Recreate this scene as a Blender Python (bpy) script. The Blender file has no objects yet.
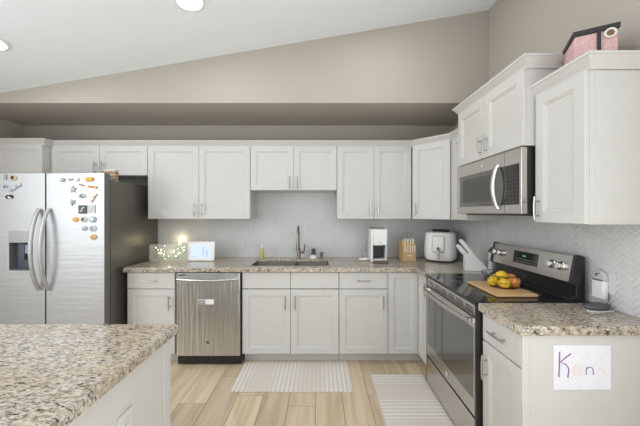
import bpy, bmesh, math, random
from mathutils import Vector, Matrix
random.seed(7)
S = bpy.context.scene
COL = S.collection
PI = math.pi

# ------------------------------------------------------------------ camera
EYE = 1.42
cam = bpy.data.objects.new('camera', bpy.data.cameras.new('camera'))
COL.objects.link(cam)
cam.location = (0, 0, EYE)
cam.rotation_euler = (PI / 2, 0, 0)
cam.data.sensor_width = 36
cam.data.lens = 15.92
cam.data.clip_start = 0.05
S.camera = cam

# ------------------------------------------------------------------ world, big lights, exposure
S.view_settings.view_transform = 'Standard'
S.view_settings.look = 'None'
S.view_settings.gamma = 1
S.view_settings.exposure = 0.03
w = bpy.data.worlds.new('sky'); S.world = w; w.use_nodes = True
w.node_tree.nodes['Background'].inputs[0].default_value = (0.86, 0.93, 1.0, 1)
w.node_tree.nodes['Background'].inputs[1].default_value = 1.0

XL_ = -3.42
def area(name, loc, rot, sx, sy, power, col=(1, 1, 1), spread=PI):
    l = bpy.data.lights.new(name, 'AREA'); l.shape = 'RECTANGLE'
    l.size = sx; l.size_y = sy; l.energy = power; l.spread = 2.0; l.color = col; l.spread = spread
    o = bpy.data.objects.new(name, l); COL.objects.link(o)
    o.location = loc; o.rotation_euler = rot
    return o
# daylight coming in through the glass doors behind the camera
area('daylight', (-0.9, -3.2, 1.35), (PI / 2, 0, 0), 4.0, 2.1, 12, (0.90, 0.95, 1.0))
area('left_fill', (XL_ + .05, 0.1, 1.8), (PI / 2, 0, -PI / 2), 2.2, 1.8, 58, (0.90, 0.96, 1.0))  # added side fill at the windowless left wall, brightens left-facing surfaces
area('right_fill', (1.5, -0.6, 1.4), (PI / 2, 0, PI / 2), 2.0, 1.8, 36, (0.88, 0.96, 1.0))  # added side fill at the windowless right wall, brightens the island side
# overhead fill panel added behind the camera, no fixture there
area('overhead_fill', (-0.9, -1.2, 2.62), (0, math.atan(-.17), 0), 3.6, 2.4, 18, (0.95, 0.98, 1.0))
# upward fill panel added behind the camera to brighten the ceiling
area('upward_fill', (-0.8, -1.3, 0.06), (PI, 0, 0), 4.2, 2.4, 76, (0.88, 0.95, 1.0))

# ------------------------------------------------------------------ dimensions
XR, XL, YB, YR = 1.547, -3.42, 3.26, -3.5      # walls: right, left, back, rear
CT = 0.914                                     # counter top height
YF, XF = 2.64, 0.915                           # door planes of back / right base cabinets
def CZ(x): return 3.278 + 0.17 * (x - 1.547)   # sloped ceiling
YH, ZH = 2.59, 2.427                           # header above the niche

# ------------------------------------------------------------------ materials
MATS = {}
def mat(name, col, rough=0.5, metal=0.0, spec=None, coat=0, emit=None, estr=0, trans=0, alpha=None, bump=None, var=None):
    m = bpy.data.materials.new(name); m.use_nodes = True
    nt = m.node_tree; p = nt.nodes['Principled BSDF']
    p.inputs['Base Color'].default_value = (*col, 1)
    p.inputs['Roughness'].default_value = rough
    p.inputs['Metallic'].default_value = metal
    if spec is not None: p.inputs['Specular IOR Level'].default_value = spec
    p.inputs['Coat Weight'].default_value = coat
    if emit: p.inputs['Emission Color'].default_value = (*emit, 1); p.inputs['Emission Strength'].default_value = estr
    p.inputs['Transmission Weight'].default_value = trans
    if alpha is not None: p.inputs['Alpha'].default_value = alpha
    tc = nt.nodes.new('ShaderNodeTexCoord')
    mp = nt.nodes.new('ShaderNodeMapping'); nt.links.new(tc.outputs['Object'], mp.inputs[0])
    nz = nt.nodes.new('ShaderNodeTexNoise'); nt.links.new(mp.outputs[0], nz.inputs['Vector'])
    nz.inputs['Scale'].default_value = 12; nz.inputs['Detail'].default_value = 4
    if bump:                       # (scale xyz, strength, distance)
        mp.inputs['Scale'].default_value = bump[0]
        b = nt.nodes.new('ShaderNodeBump'); b.inputs['Strength'].default_value = bump[1]; b.inputs['Distance'].default_value = bump[2]
        nt.links.new(nz.outputs['Fac'], b.inputs['Height']); nt.links.new(b.outputs[0], p.inputs['Normal'])
    v = 0.03 if var is None else var
    mx = nt.nodes.new('ShaderNodeMix'); mx.data_type = 'RGBA'
    mx.inputs[6].default_value = (*[c * (1 - v) for c in col], 1)
    mx.inputs[7].default_value = (*[min(1, c * (1 + v)) for c in col], 1)
    nt.links.new(nz.outputs['Fac'], mx.inputs[0]); nt.links.new(mx.outputs[2], p.inputs['Base Color'])
    MATS[name] = m
    return m

WHITE = mat('cabinet_paint', (0.635, 0.618, 0.600), 0.38)
WALL = mat('greige_wall', (0.46, 0.42, 0.37), 0.85, bump=((9, 9, 9), .12, .002))
CEIL = mat('ceiling_paint', (0.90, 0.94, 0.985), 0.9, bump=((9, 9, 9), .1, .002))
STEEL = mat('brushed_steel', (0.62, 0.60, 0.575), 0.27, 1.0, bump=((60, 60, 1.2), .05, .001))
FRIDGE = mat('fridge_steel', (0.60, 0.61, 0.625), 0.5, 0.7, bump=((.25, .25, 2.6), .22, .012))
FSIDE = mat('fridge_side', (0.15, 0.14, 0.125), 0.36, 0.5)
DWST = mat('dishwasher_steel', (0.60, 0.615, 0.63), 0.30, 1.0, bump=((3.2, 3.2, .22), .45, .02))
SINKST = mat('sink_steel', (0.26, 0.23, 0.205), 0.45, 1.0)
FHAND = mat('fridge_handle', (0.50, 0.50, 0.50), 0.42, 0.7)
NICKEL = mat('satin_nickel', (0.45, 0.43, 0.41), 0.28, 1.0)
PLATE = mat('outlet_plate', (0.66, 0.655, 0.645), 0.35)
FAIRY = mat('fairy_bulb', (1, .95, .8), 0.5, emit=(1.0, 0.92, 0.66), estr=6)
DEDGE = mat('door_edge_grey', (0.16, 0.155, 0.15), 0.45)
KNOBM = mat('polished_knob', (0.75, 0.74, 0.72), 0.25, 1.0)
DSTEEL = mat('dark_nickel', (0.30, 0.27, 0.24), 0.28, 1.0)
BGLASS = mat('black_glass', (0.012, 0.012, 0.013), 0.06, 0, 0.6)
OVENGL = mat('oven_glass', (0.05, 0.048, 0.046), 0.08, 0, 0.9, coat=1)
BLACK = mat('black_plastic', (0.018, 0.018, 0.019), 0.35)
DGREY = mat('dark_grey', (0.09, 0.09, 0.095), 0.5)
MGREY = mat('mid_grey', (0.30, 0.30, 0.31), 0.5)
WPLAST = mat('white_plastic', (0.88, 0.875, 0.86), 0.25)
BOARD = mat('pale_wood', (0.62, 0.40, 0.20), 0.45, bump=((3, 40, 40), .1, .001), var=.15)
BAMBOO = mat('knife_block_wood', (0.66, 0.44, 0.22), 0.45, var=.12)
PAPER = mat('paper', (0.83, 0.82, 0.88), 0.8)
PURPLE = mat('purple_marker', (0.26, 0.10, 0.28), 0.7)
VIOLET = mat('violet_marker', (0.33, 0.22, 0.40), 0.7)
PEACH = mat('peach_marker', (0.84, 0.68, 0.60), 0.8)
DOT = mat('dotted_print', (0.62, 0.62, 0.68), 0.8)
YELLOW = mat('lemon_skin', (0.78, 0.52, 0.03), 0.4, var=.1)
APPLE = mat('apple_skin', (0.70, 0.28, 0.06), 0.35, var=.35)
STEM = mat('brown_stem', (0.12, 0.06, 0.02), 0.7)
PINK = mat('pink_velvet', (0.72, 0.47, 0.46), 0.75, var=.35, bump=((6, 6, 6), .8, .01))
SOAP = mat('yellow_soap', (0.70, 0.62, 0.22), 0.15, 0, trans=.4)
CREAM = mat('cream_cloth', (0.80, 0.77, 0.70), 0.9)
AMBER = mat('amber', (0.70, 0.36, 0.05), 0.4, var=.3)
ORANGE = mat('orange_brown', (0.55, 0.19, 0.03), 0.4, var=.3)
TAN = mat('tan', (0.55, 0.40, 0.25), 0.5, var=.2)
BROWN = mat('brown', (0.22, 0.12, 0.06), 0.5, var=.2)
BLUEG = mat('blue_grey', (0.33, 0.37, 0.45), 0.5, var=.2)
PALE = mat('pale_grey', (0.55, 0.56, 0.57), 0.5, var=.2)
SCREEN = mat('screen', (0.1, 0.1, 0.1), 0.3, emit=(0.66, 0.78, 1.0), estr=0.95)
SCREEN2 = mat('screen_art', (0.1, 0.1, 0.1), 0.3, emit=(0.50, 0.66, 0.98), estr=0.9)
LEDG = mat('green_digits', (0, 0.02, 0.01), 0.3, emit=(0.2, 0.8, 0.5), estr=0.25)
DIFF = mat('lamp_diffuser', (0.9, 0.9, 0.88), 0.5, emit=(1.0, 0.97, 0.86), estr=5)
WARM = mat('warm_bulb', (1, .9, .6), 0.5, emit=(1.0, 0.80, 0.42), estr=7)
FROST = mat('block_glass', (0.80, 0.84, 0.72), 0.12, 0, alpha=.30, bump=((40, 40, 40), .5, .004))
CLEAR = mat('clear_plastic', (0.85, 0.86, 0.87), 0.12, 0, trans=.8)
GROUT = mat('grout', (0.60, 0.595, 0.59), 0.9)
FGROUT = mat('floor_grout', (0.20, 0.14, 0.09), 0.9)
TILE = mat('glazed_tile', (0.68, 0.68, 0.68), 0.16, 0, 0.6)
GLASSW = mat('window_glass', (0.9, 0.95, 1), 0.02, trans=1)

def granite():
    m = bpy.data.materials.new('granite'); m.use_nodes = True; nt = m.node_tree; p = nt.nodes['Principled BSDF']
    L = nt.links.new
    tc = nt.nodes.new('ShaderNodeTexCoord'); mp = nt.nodes.new('ShaderNodeMapping')
    mp.inputs['Rotation'].default_value = (0, 0, 0.5); mp.inputs['Scale'].default_value = (1, 2.2, 1.4)
    L(tc.outputs['Object'], mp.inputs[0])
    def noise(s, d, r=.6):
        n = nt.nodes.new('ShaderNodeTexNoise'); n.inputs['Scale'].default_value = s; n.inputs['Detail'].default_value = d
        n.inputs['Roughness'].default_value = r; L(mp.outputs[0], n.inputs['Vector']); return n
    def ramp(src, stops):
        r = nt.nodes.new('ShaderNodeValToRGB'); e = r.color_ramp.elements
        e[0].position, e[0].color = stops[0][0], (*stops[0][1], 1); e[1].position, e[1].color = stops[-1][0], (*stops[-1][1], 1)
        for q, c in stops[1:-1]:
            k = e.new(q); k.color = (*c, 1)
        L(src, r.inputs[0]); return r
    def mix(f, a, b):
        k = nt.nodes.new('ShaderNodeMix'); k.data_type = 'RGBA'; L(f, k.inputs[0]); L(a, k.inputs[6])
        if isinstance(b, tuple): k.inputs[7].default_value = (*b, 1)
        else: L(b, k.inputs[7])
        return k.outputs[2]
    base = ramp(noise(32, 6).outputs['Fac'], [(.34, (.26, .20, .15)), (.43, (.42, .34, .26)), (.50, (.58, .505, .41)), (.61, (.68, .62, .54)), (.74, (.50, .48, .46))])
    g = ramp(noise(75, 4, .7).outputs['Fac'], [(.50, (0, 0, 0)), (.58, (1, 1, 1))])
    lo = ramp(noise(3.5, 3).outputs['Fac'], [(.44, (0, 0, 0)), (.62, (.4, .4, .4))])
    bc = mix(lo.outputs[0], base.outputs[0], (.50, .37, .22))
    cl = ramp(noise(11, 4).outputs['Fac'], [(.38, (.35, .35, .35)), (.54, (1, 1, 1))])
    def mulc(a, b):
        k = nt.nodes.new('ShaderNodeMix'); k.data_type = 'RGBA'; k.blend_type = 'MULTIPLY'; k.inputs[0].default_value = 1; L(a, k.inputs[6]); L(b, k.inputs[7]); return k.outputs[2]
    c = mix(mulc(g.outputs[0], cl.outputs[0]), bc, (.26, .235, .22))
    k = ramp(noise(56, 5, .65).outputs['Fac'], [(.405, (1, 1, 1)), (.445, (0, 0, 0))])
    c = mix(mulc(k.outputs[0], cl.outputs[0]), c, (.05, .045, .045))
    v = nt.nodes.new('ShaderNodeTexVoronoi'); v.inputs['Scale'].default_value = 110; L(mp.outputs[0], v.inputs['Vector'])
    r2 = ramp(v.outputs['Distance'], [(.10, (1, 1, 1)), (.2, (0, 0, 0))])
    n3 = ramp(noise(14, 3).outputs['Fac'], [(.48, (0, 0, 0)), (.56, (1, 1, 1))])
    mul = nt.nodes.new('ShaderNodeMix'); mul.data_type = 'RGBA'; mul.blend_type = 'MULTIPLY'; mul.inputs[0].default_value = 1
    L(r2.outputs[0], mul.inputs[6]); L(n3.outputs[0], mul.inputs[7])
    c = mix(mul.outputs[2], c, (.14, .12, .12))
    L(c, p.inputs['Base Color']); p.inputs['Roughness'].default_value = 0.13
    return m
GRANITE = granite()

def planks():
    m = bpy.data.materials.new('plank_tile'); m.use_nodes = True; nt = m.node_tree; p = nt.nodes['Principled BSDF']
    L = nt.links.new
    geo = nt.nodes.new('ShaderNodeNewGeometry'); tc = nt.nodes.new('ShaderNodeTexCoord')
    mp = nt.nodes.new('ShaderNodeMapping'); mp.inputs['Scale'].default_value = (14, 1.0, 1); L(tc.outputs['Object'], mp.inputs[0])
    add = nt.nodes.new('ShaderNodeVectorMath'); add.operation = 'ADD'; L(mp.outputs[0], add.inputs[0])
    sc = nt.nodes.new('ShaderNodeMath'); sc.operation = 'MULTIPLY'; sc.inputs[1].default_value = 40; L(geo.outputs['Random Per Island'], sc.inputs[0])
    L(sc.outputs[0], add.inputs[1])
    n = nt.nodes.new('ShaderNodeTexNoise'); n.inputs['Scale'].default_value = 1.3; n.inputs['Detail'].default_value = 5; n.inputs['Distortion'].default_value = .6
    L(add.outputs[0], n.inputs['Vector'])
    r = nt.nodes.new('ShaderNodeValToRGB'); e = r.color_ramp.elements
    e[0].position = .30; e[0].color = (.56, .42, .275, 1); e[1].position = .68; e[1].color = (.73, .60, .44, 1)
    k = e.new(.5); k.color = (.67, .53, .37, 1)
    L(n.outputs['Fac'], r.inputs[0])
    hv = nt.nodes.new('ShaderNodeHueSaturation'); L(r.outputs[0], hv.inputs['Color'])
    mr = nt.nodes.new('ShaderNodeMapRange'); mr.inputs[3].default_value = .88; mr.inputs[4].default_value = 1.1
    L(geo.outputs['Random Per Island'], mr.inputs[0]); L(mr.outputs[0], hv.inputs['Value'])
    L(hv.outputs[0], p.inputs['Base Color']); p.inputs['Roughness'].default_value = .38
    return m
PLANK = planks()

def rug_mat(name, axis, lines, base=(.70, .635, .57), line=(.84, .80, .755)):
    # woven cotton with slightly raised pale bands running across one axis (bands measured in metres from the rug origin)
    m = bpy.data.materials.new(name); m.use_nodes = True; nt = m.node_tree; p = nt.nodes['Principled BSDF']; L = nt.links.new
    tc = nt.nodes.new('ShaderNodeTexCoord'); sx = nt.nodes.new('ShaderNodeSeparateXYZ'); L(tc.outputs['Object'], sx.inputs[0])
    sp = nt.nodes.new('ShaderNodeMath'); sp.operation = 'SINE'
    ml = nt.nodes.new('ShaderNodeMath'); ml.operation = 'MULTIPLY'; ml.inputs[1].default_value = 2 * PI / lines
    L(sx.outputs[axis], ml.inputs[0]); L(ml.outputs[0], sp.inputs[0])
    lf = nt.nodes.new('ShaderNodeMath'); lf.operation = 'MULTIPLY'; lf.inputs[1].default_value = 2 * PI / .42
    L(sx.outputs[axis], lf.inputs[0]); c2 = nt.nodes.new('ShaderNodeMath'); c2.operation = 'COSINE'; L(lf.outputs[0], c2.inputs[0])
    mr2 = nt.nodes.new('ShaderNodeMapRange'); mr2.inputs[1].default_value = -.6; mr2.inputs[2].default_value = .6; mr2.inputs[3].default_value = .25; L(c2.outputs[0], mr2.inputs[0])
    mr = nt.nodes.new('ShaderNodeMapRange'); mr.inputs[1].default_value = 0; mr.inputs[2].default_value = .5; L(sp.outputs[0], mr.inputs[0])
    mm = nt.nodes.new('ShaderNodeMath'); mm.operation = 'MULTIPLY'; L(mr.outputs[0], mm.inputs[0]); L(mr2.outputs[0], mm.inputs[1])
    mx = nt.nodes.new('ShaderNodeMix'); mx.data_type = 'RGBA'; mx.inputs[6].default_value = (*base, 1); mx.inputs[7].default_value = (*line, 1)
    L(mm.outputs[0], mx.inputs[0]); L(mx.outputs[2], p.inputs['Base Color']); p.inputs['Roughness'].default_value = .95
    return m

# ------------------------------------------------------------------ mesh helpers
class MB:
    def __init__(s): s.bm = bmesh.new(); s.mi = 0
    def _tag(s, n0):
        s.bm.faces.ensure_lookup_table()
        for f in s.bm.faces[n0:]: f.material_index = s.mi
    def mat(s, i): s.mi = i; return s
    def box(s, x0, x1, y0, y1, z0, z1, M=None):
        n = len(s.bm.faces)
        vs = [s.bm.verts.new(M @ Vector(c) if M else c) for c in
              [(x0, y0, z0), (x1, y0, z0), (x1, y1, z0), (x0, y1, z0), (x0, y0, z1), (x1, y0, z1), (x1, y1, z1), (x0, y1, z1)]]
        for q in [(0, 3, 2, 1), (4, 5, 6, 7), (0, 1, 5, 4), (1, 2, 6, 5), (2, 3, 7, 6), (3, 0, 4, 7)]:
            s.bm.faces.new([vs[i] for i in q])
        s._tag(n); return s
    def prism(s, pts, axis, a, b):
        # pts: 2D outline, extruded along axis 'x','y','z' from a to b
        n = len(s.bm.faces)
        def v(p, t): return {'x': (t, p[0], p[1]), 'y': (p[0], t, p[1]), 'z': (p[0], p[1], t)}[axis]
        A = [s.bm.verts.new(v(p, a)) for p in pts]; B = [s.bm.verts.new(v(p, b)) for p in pts]
        s.bm.faces.new(A[::-1]); s.bm.faces.new(B)
        for i in range(len(pts)):
            j = (i + 1) % len(pts); s.bm.faces.new([A[i], A[j], B[j], B[i]])
        s._tag(n); return s
    def tube(s, pts, r, seg=10, cap=True, flat=None):
        n = len(s.bm.faces); pts = [Vector(p) for p in pts]; rings = []
        up = None
        for i, p in enumerate(pts):
            t = (pts[min(i + 1, len(pts) - 1)] - pts[max(i - 1, 0)]).normalized()
            if up is None: up = Vector((0, 0, 1)) if abs(t.z) < .9 else Vector((0, 1, 0))
            a = t.cross(up).normalized(); b = a.cross(t).normalized(); up = b
            rr = r[i] if isinstance(r, (list, tuple)) else r
            rings.append([s.bm.verts.new(p + a * math.cos(2 * PI * k / seg) * rr * (flat or 1) + b * math.sin(2 * PI * k / seg) * rr) for k in range(seg)])
        for i in range(len(rings) - 1):
            for k in range(seg):
                s.bm.faces.new([rings[i][k], rings[i][(k + 1) % seg], rings[i + 1][(k + 1) % seg], rings[i + 1][k]])
        if cap: s.bm.faces.new(rings[0][::-1]); s.bm.faces.new(rings[-1])
        s._tag(n); return s
    def lathe(s, prof, c=(0, 0, 0), seg=24, M=None, sx=1, sy=1):
        n = len(s.bm.faces); rings = []; M = M or Matrix.Identity(4)
        for r, z in prof:
            if r < 1e-6: rings.append([s.bm.verts.new(M @ Vector((c[0], c[1], c[2] + z)))]); continue
            rings.append([s.bm.verts.new(M @ Vector((c[0] + r * sx * math.cos(2 * PI * k / seg), c[1] + r * sy * math.sin(2 * PI * k / seg), c[2] + z))) for k in range(seg)])
        for A, B in zip(rings, rings[1:]):
            for k in range(seg):
                j = (k + 1) % seg
                if len(A) == 1 and len(B) == 1: continue
                if len(A) == 1: s.bm.faces.new([A[0], B[j], B[k]])
                elif len(B) == 1: s.bm.faces.new([A[k], A[j], B[0]])
                else: s.bm.faces.new([A[k], A[j], B[j], B[k]])
        for R, fl in ((rings[0], True), (rings[-1], False)):
            if len(R) > 1: s.bm.faces.new(R[::-1] if fl else R)
        s._tag(n); return s
    def ball(s, c, r, sx=1, sy=1, sz=1, seg=14, M=None):
        N = 8
        prof = [(r * math.sin(PI * i / N), -r * math.cos(PI * i / N) * sz) for i in range(N + 1)]
        prof[0] = (0, -r * sz); prof[-1] = (0, r * sz)
        return s.lathe(prof, c, seg, M, sx, sy)
    def torus(s, c, R, r, axis='z', seg=24, M=None, sy=1):
        pts = []
        for k in range(seg + 1):
            a = 2 * PI * k / seg; u, v = R * math.cos(a), R * sy * math.sin(a)
            q = {'z': (u, v, 0), 'y': (u, 0, v), 'x': (0, u, v)}[axis]
            q = Vector(c) + Vector(q)
            pts.append(M @ q if M else q)
        return s.tube(pts, r, 6, cap=False)
    def build(s, name, m, parent=None, bevel=0, smooth=True, seg=2, loc=None, rotz=None):
        bmesh.ops.recalc_face_normals(s.bm, faces=s.bm.faces)
        me = bpy.data.meshes.new(name); s.bm.to_mesh(me); s.bm.free()
        for x in (m if isinstance(m, (list, tuple)) else [m]): me.materials.append(x)
        o = bpy.data.objects.new(name, me); COL.objects.link(o)
        if parent: o.parent = parent
        if loc: o.location = loc
        if rotz: o.rotation_euler.z = rotz
        if bevel:
            b = o.modifiers.new('bevel', 'BEVEL'); b.width = bevel; b.segments = seg; b.limit_method = 'ANGLE'; b.angle_limit = .6
        if smooth:
            for f in me.polygons: f.use_smooth = True
            try: me.set_sharp_from_angle(angle=.6)
            except Exception: pass
        return o

def thing(name, label, cat, loc=(0, 0, 0), rotz=0, group=None):
    o = bpy.data.objects.new(name, None); COL.objects.link(o); o.empty_display_size = .05
    o.location = loc; o.rotation_euler = (0, 0, rotz)
    o['label'] = label; o['category'] = cat
    if group: o['group'] = group
    return o
def tag(o, label, cat, group=None):
    o['label'] = label; o['category'] = cat
    if group: o['group'] = group
    return o
def struct(o): o['kind'] = 'structure'; return o
def slab(xs, ys, inc, z0, z1):
    # a slab made of grid cells with shared vertices so that only true borders have edges
    m = MB(); V = {}
    def v(i, j, k):
        if (i, j, k) not in V: V[i, j, k] = m.bm.verts.new((xs[i], ys[j], (z0, z1)[k]))
        return V[i, j, k]
    C = {(i, j) for i in range(len(xs) - 1) for j in range(len(ys) - 1) if inc((xs[i] + xs[i + 1]) / 2, (ys[j] + ys[j + 1]) / 2)}
    for i, j in C:
        for k in (0, 1): m.bm.faces.new([v(i, j, k), v(i + 1, j, k), v(i + 1, j + 1, k), v(i, j + 1, k)])
        for di, dj, a, b in ((-1, 0, (0, 0), (0, 1)), (1, 0, (1, 0), (1, 1)), (0, -1, (0, 0), (1, 0)), (0, 1, (0, 1), (1, 1))):
            if (i + di, j + dj) not in C:
                m.bm.faces.new([v(i + a[0], j + a[1], 0), v(i + b[0], j + b[1], 0), v(i + b[0], j + b[1], 1), v(i + a[0], j + a[1], 1)])
    return m

# ------------------------------------------------------------------ room shell
T = .1
m = MB()
m.box(XL - T, XR + T, YB, YB + T, 0, ZH)
struct(m.build('wall_back', WALL, smooth=False))
m = MB()   # header over the niche, follows the sloped ceiling; solid so its underside is the niche soffit
m.prism([(XL, ZH), (XR, ZH), (XR, CZ(XR) + .05), (XL, CZ(XL) + .05)], 'y', YH, YB + T)
struct(m.build('wall_header', WALL, smooth=False))
struct(MB().box(XR, XR + T, YR - T, YB + T, 0, 3.45).build('wall_right', WALL, smooth=False))
struct(MB().box(XL - T, XL, YR - T, YB + T, 0, 2.6).build('wall_left', WALL, smooth=False))
m = MB()   # rear wall with glass-door opening
m.box(XL, -2.9, YR - T, YR, 0, 2.6); m.box(1.1, XR, YR - T, YR, 0, 3.3); m.box(-2.9, 1.1, YR - T, YR, 2.4, 3.3)
struct(m.build('wall_rear', WALL, smooth=False))
m = MB(); m.prism([(XL - T, CZ(XL - T)), (XR + T, CZ(XR + T)), (XR + T, CZ(XR + T) + .1), (XL - T, CZ(XL - T) + .1)], 'y', YR - T, YB + T)
struct(m.build('ceiling', CEIL, smooth=False))
win = MB()
for x0, x1 in ((-2.9, -1.57), (-1.57, -.23), (-.23, 1.1)):
    win.box(x0, x0 + .06, YR - .07, YR - .02, 0, 2.4); win.box(x1 - .06, x1, YR - .07, YR - .02, 0, 2.4)
    win.box(x0 + .06, x1 - .06, YR - .07, YR - .02, 0, .09); win.box(x0 + .06, x1 - .06, YR - .07, YR - .02, 2.32, 2.4)
wf = struct(win.build('window_1', WPLAST))
MB().box(-2.84, 1.04, YR - .05, YR - .045, .09, 2.32).build('pane', GLASSW, wf)

# floor: grout bed plus long plank tiles with their joints
m = MB(); m.box(XL - T, XR + T, YR - T, YB + T, -.06, -.003)
m.mat(1)
seam = {-1: 2.08, -3: 2.20, -4: 2.455, -5: 2.11, 2: 2.21, 0: 1.55, 1: 1.80, -2: 1.62, 3: 2.9}
PW, PL, GP = .204, 1.20, .0016
k0 = int(math.floor((XL + .032) / PW)); k1 = int(math.ceil((XR + .032) / PW))
for k in range(k0, k1):
    x0 = -.032 + k * PW; s0 = seam.get(k, 1.2 + (k * .37) % 1.2)
    y = s0 - PL * 6
    while y < YB:
        a, b = max(y, YR), min(y + PL, YB)
        xa, xb = max(x0, XL), min(x0 + PW, XR)
        if b - a > .01 and xb - xa > .01:
            m.box(xa + GP, xb - GP, a + GP, b - GP, -.003, 0)
        y += PL
struct(m.build('floor', [FGROUT, PLANK], smooth=False))

# herringbone backsplash
def herringbone(name, width, z0, z1, blank=()):
    """panel in local x (0..width), z (z0..z1), facing -y"""
    wt, n = .0245, 3; g = .0012; h = .004
    m = MB()
    c = math.cos(PI / 4)
    ext = int((width + z1) / wt) + 8
    bm = m.bm
    def put(a0, a1, b0, b1):
        def R(a, b, y): return ((a - b) * c, y, (a + b) * c + z0 - .1)
        q = .0022
        cx, _, cz = R((a0 + a1) / 2, (b0 + b1) / 2, 0)
        if cx < -.06 or cx > width + .06 or cz < z0 - .06 or cz > z1 + .06: return
        a0 += g; a1 -= g; b0 += g; b1 -= g
        o = [bm.verts.new(R(a, b, 0)) for a, b in ((a0, b0), (a1, b0), (a1, b1), (a0, b1))]
        tilt = [random.uniform(-.0003, .0003) for _ in range(2)]
        t = [bm.verts.new(R(a, b, -h + tilt[0] * (1 if a > a0 + .01 else -1) + tilt[1] * (1 if b > b0 + .01 else -1))) for a, b in ((a0 + q, b0 + q), (a1 - q, b0 + q), (a1 - q, b1 - q), (a0 + q, b1 - q))]
        bm.faces.new(t)
        for i in range(4):
            j = (i + 1) % 4; bm.faces.new([o[i], o[j], t[j], t[i]])
    for x in range(-ext, ext):
        for y in range(-ext, ext):
            r = (x - y) % (2 * n)
            if r == 0: put(x * wt, (x + n) * wt, y * wt, (y + 1) * wt)
            elif r == 2 * n - 1: put(x * wt, (x + 1) * wt, y * wt, (y + n) * wt)
    for co, no in (((0, 0, z0), (0, 0, -1)), ((0, 0, z1), (0, 0, 1)), ((0, 0, 0), (-1, 0, 0)), ((width, 0, 0), (1, 0, 0))):
        geom = bm.verts[:] + bm.edges[:] + bm.faces[:]
        bmesh.ops.bisect_plane(bm, geom=geom, plane_co=co, plane_no=no, clear_outer=True)
    for f in bm.faces: f.material_index = 1
    m.mat(0); m.box(0, width, -.001, .003, z0, z1)
    o = m.build(name, [GROUT, TILE], smooth=False)
    return struct(o)
t1 = herringbone('trim_1', XR + 1.95, CT, 1.70); t1.location = (-1.95, YB - .004, 0)
t2 = herringbone('trim_2', YB - .005 - 1.262, CT, 1.45); t2.location = (XR - .004, YB - .005, 0); t2.rotation_euler.z = -PI / 2

# ------------------------------------------------------------------ cabinet kit (local frame: front face at y=0, depth +y, x to the right seen from the front)
def door_panel(x0, x1, z0, z1, t=.02, rail=.057, rec=.009):
    """shaker door: flat frame with stepped recessed panel"""
    m = MB(); bm = m.bm
    def ring(i, y): return [bm.verts.new((x0 + i, y, z0 + i)), bm.verts.new((x1 - i, y, z0 + i)), bm.verts.new((x1 - i, y, z1 - i)), bm.verts.new((x0 + i, y, z1 - i))]
    rs = [ring(0, t), ring(0, .002), ring(.002, 0), ring(rail, 0), ring(rail + .003, rec * .45), ring(rail + .011, rec * .5), ring(rail + .014, rec)]
    bm.faces.new(rs[0])
    for A, B in zip(rs, rs[1:]):
        for i in range(4):
            j = (i + 1) % 4; bm.faces.new([A[i], A[j], B[j], B[i]])
    bm.faces.new(rs[-1])
    return m
def flat_front(x0, x1, z0, z1, t=.02):
    m = MB(); m.box(x0, x1, 0, t, z0, z1); return m
def pull(parent, x, z, vert=True, L=.10, out=.028):
    m = MB(); h = L / 2; e = .016
    if vert:
        m.tube([(x, -out, z - h - e), (x, -out - .003, z - h * .4), (x, -out - .003, z + h * .4), (x, -out, z + h + e)], .0052, 10)
        for s in (-1, 1): m.tube([(x, .001, z + s * h * .78), (x, -out, z + s * h * .78)], .0045, 8)
    else:
        m.tube([(x - h - e, -out, z), (x - h * .4, -out - .003, z), (x + h * .4, -out - .003, z), (x + h + e, -out, z)], .0052, 10)
        for s in (-1, 1): m.tube([(x + s * h * .78, .001, z), (x + s * h * .78, -out, z)], .0045, 8)
    return m.build('handle', NICKEL, parent)
def cabinet(label, loc, rotz, w, z0, z1, depth, fronts, toe=0, name='base_cabinet', group=None, extra=None, side=None):
    t = thing(name, label, 'cabinet', loc, rotz, group)
    m = MB()
    m.box(.001, w - .001, .021, depth, z0 + toe, z1)
    if toe: m.box(.001, w - .001, .095, depth, z0, z0 + toe)
    m.build('body', WHITE, t, bevel=.001)
    for f in fronts:
        kind, x0, x1, a, b = f[:5]
        if kind == 'door': d = door_panel(x0, x1, a, b).build('door', WHITE, t, smooth=False)
        elif kind == 'drawer': d = flat_front(x0, x1, a, b).build('drawer', WHITE, t, bevel=.002)
        else: d = flat_front(x0, x1, a, b).build('false_front', WHITE, t, bevel=.002)
        if len(f) > 5: pull(d, f[5], f[6], f[7] if len(f) > 7 else True)
    return t
G = .003
def X(px, D): return (px - 320) / 283 * D

# ---- base cabinets, back run (front plane YF)
xs = {k: X(k, YF) for k in (127, 175, 242, 290.5, 339, 388, 418)}
DB = YB - YF - .006; Z0, Z1, ZT = .105, .868, .715
def dd(w): return [('drawer', G, w - G, ZT + G, Z1 - G)]
w_ = xs[175] - xs[127]
cabinet('white base cabinet with one drawer over one door between the fridge and dishwasher', (xs[127], YF, 0), 0, w_, 0, .869, DB,
        [('drawer', G, w_ - G, ZT, Z1 - G, w_ / 2, .79, False), ('door', G, w_ - G, Z0, ZT - .008, w_ - .045, .59)], toe=.1)
w_ = xs[339] - xs[242]; c_ = xs[290.5] - xs[242]
cabinet('wide white sink base cabinet with two doors below two plain false drawer fronts', (xs[242], YF, 0), 0, w_, 0, .869 - .21, DB,
        [('false', G, c_ - G / 2, ZT, Z1 - G), ('false', c_ + G / 2 + .001, w_ - G, ZT, Z1 - G),
         ('door', G, c_ - G / 2, Z0, ZT - .008, c_ - .045, .59), ('door', c_ + G / 2 + .001, w_ - G, Z0, ZT - .008, c_ + .045, .59)], toe=.1)
w_ = xs[388] - xs[339]
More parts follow.
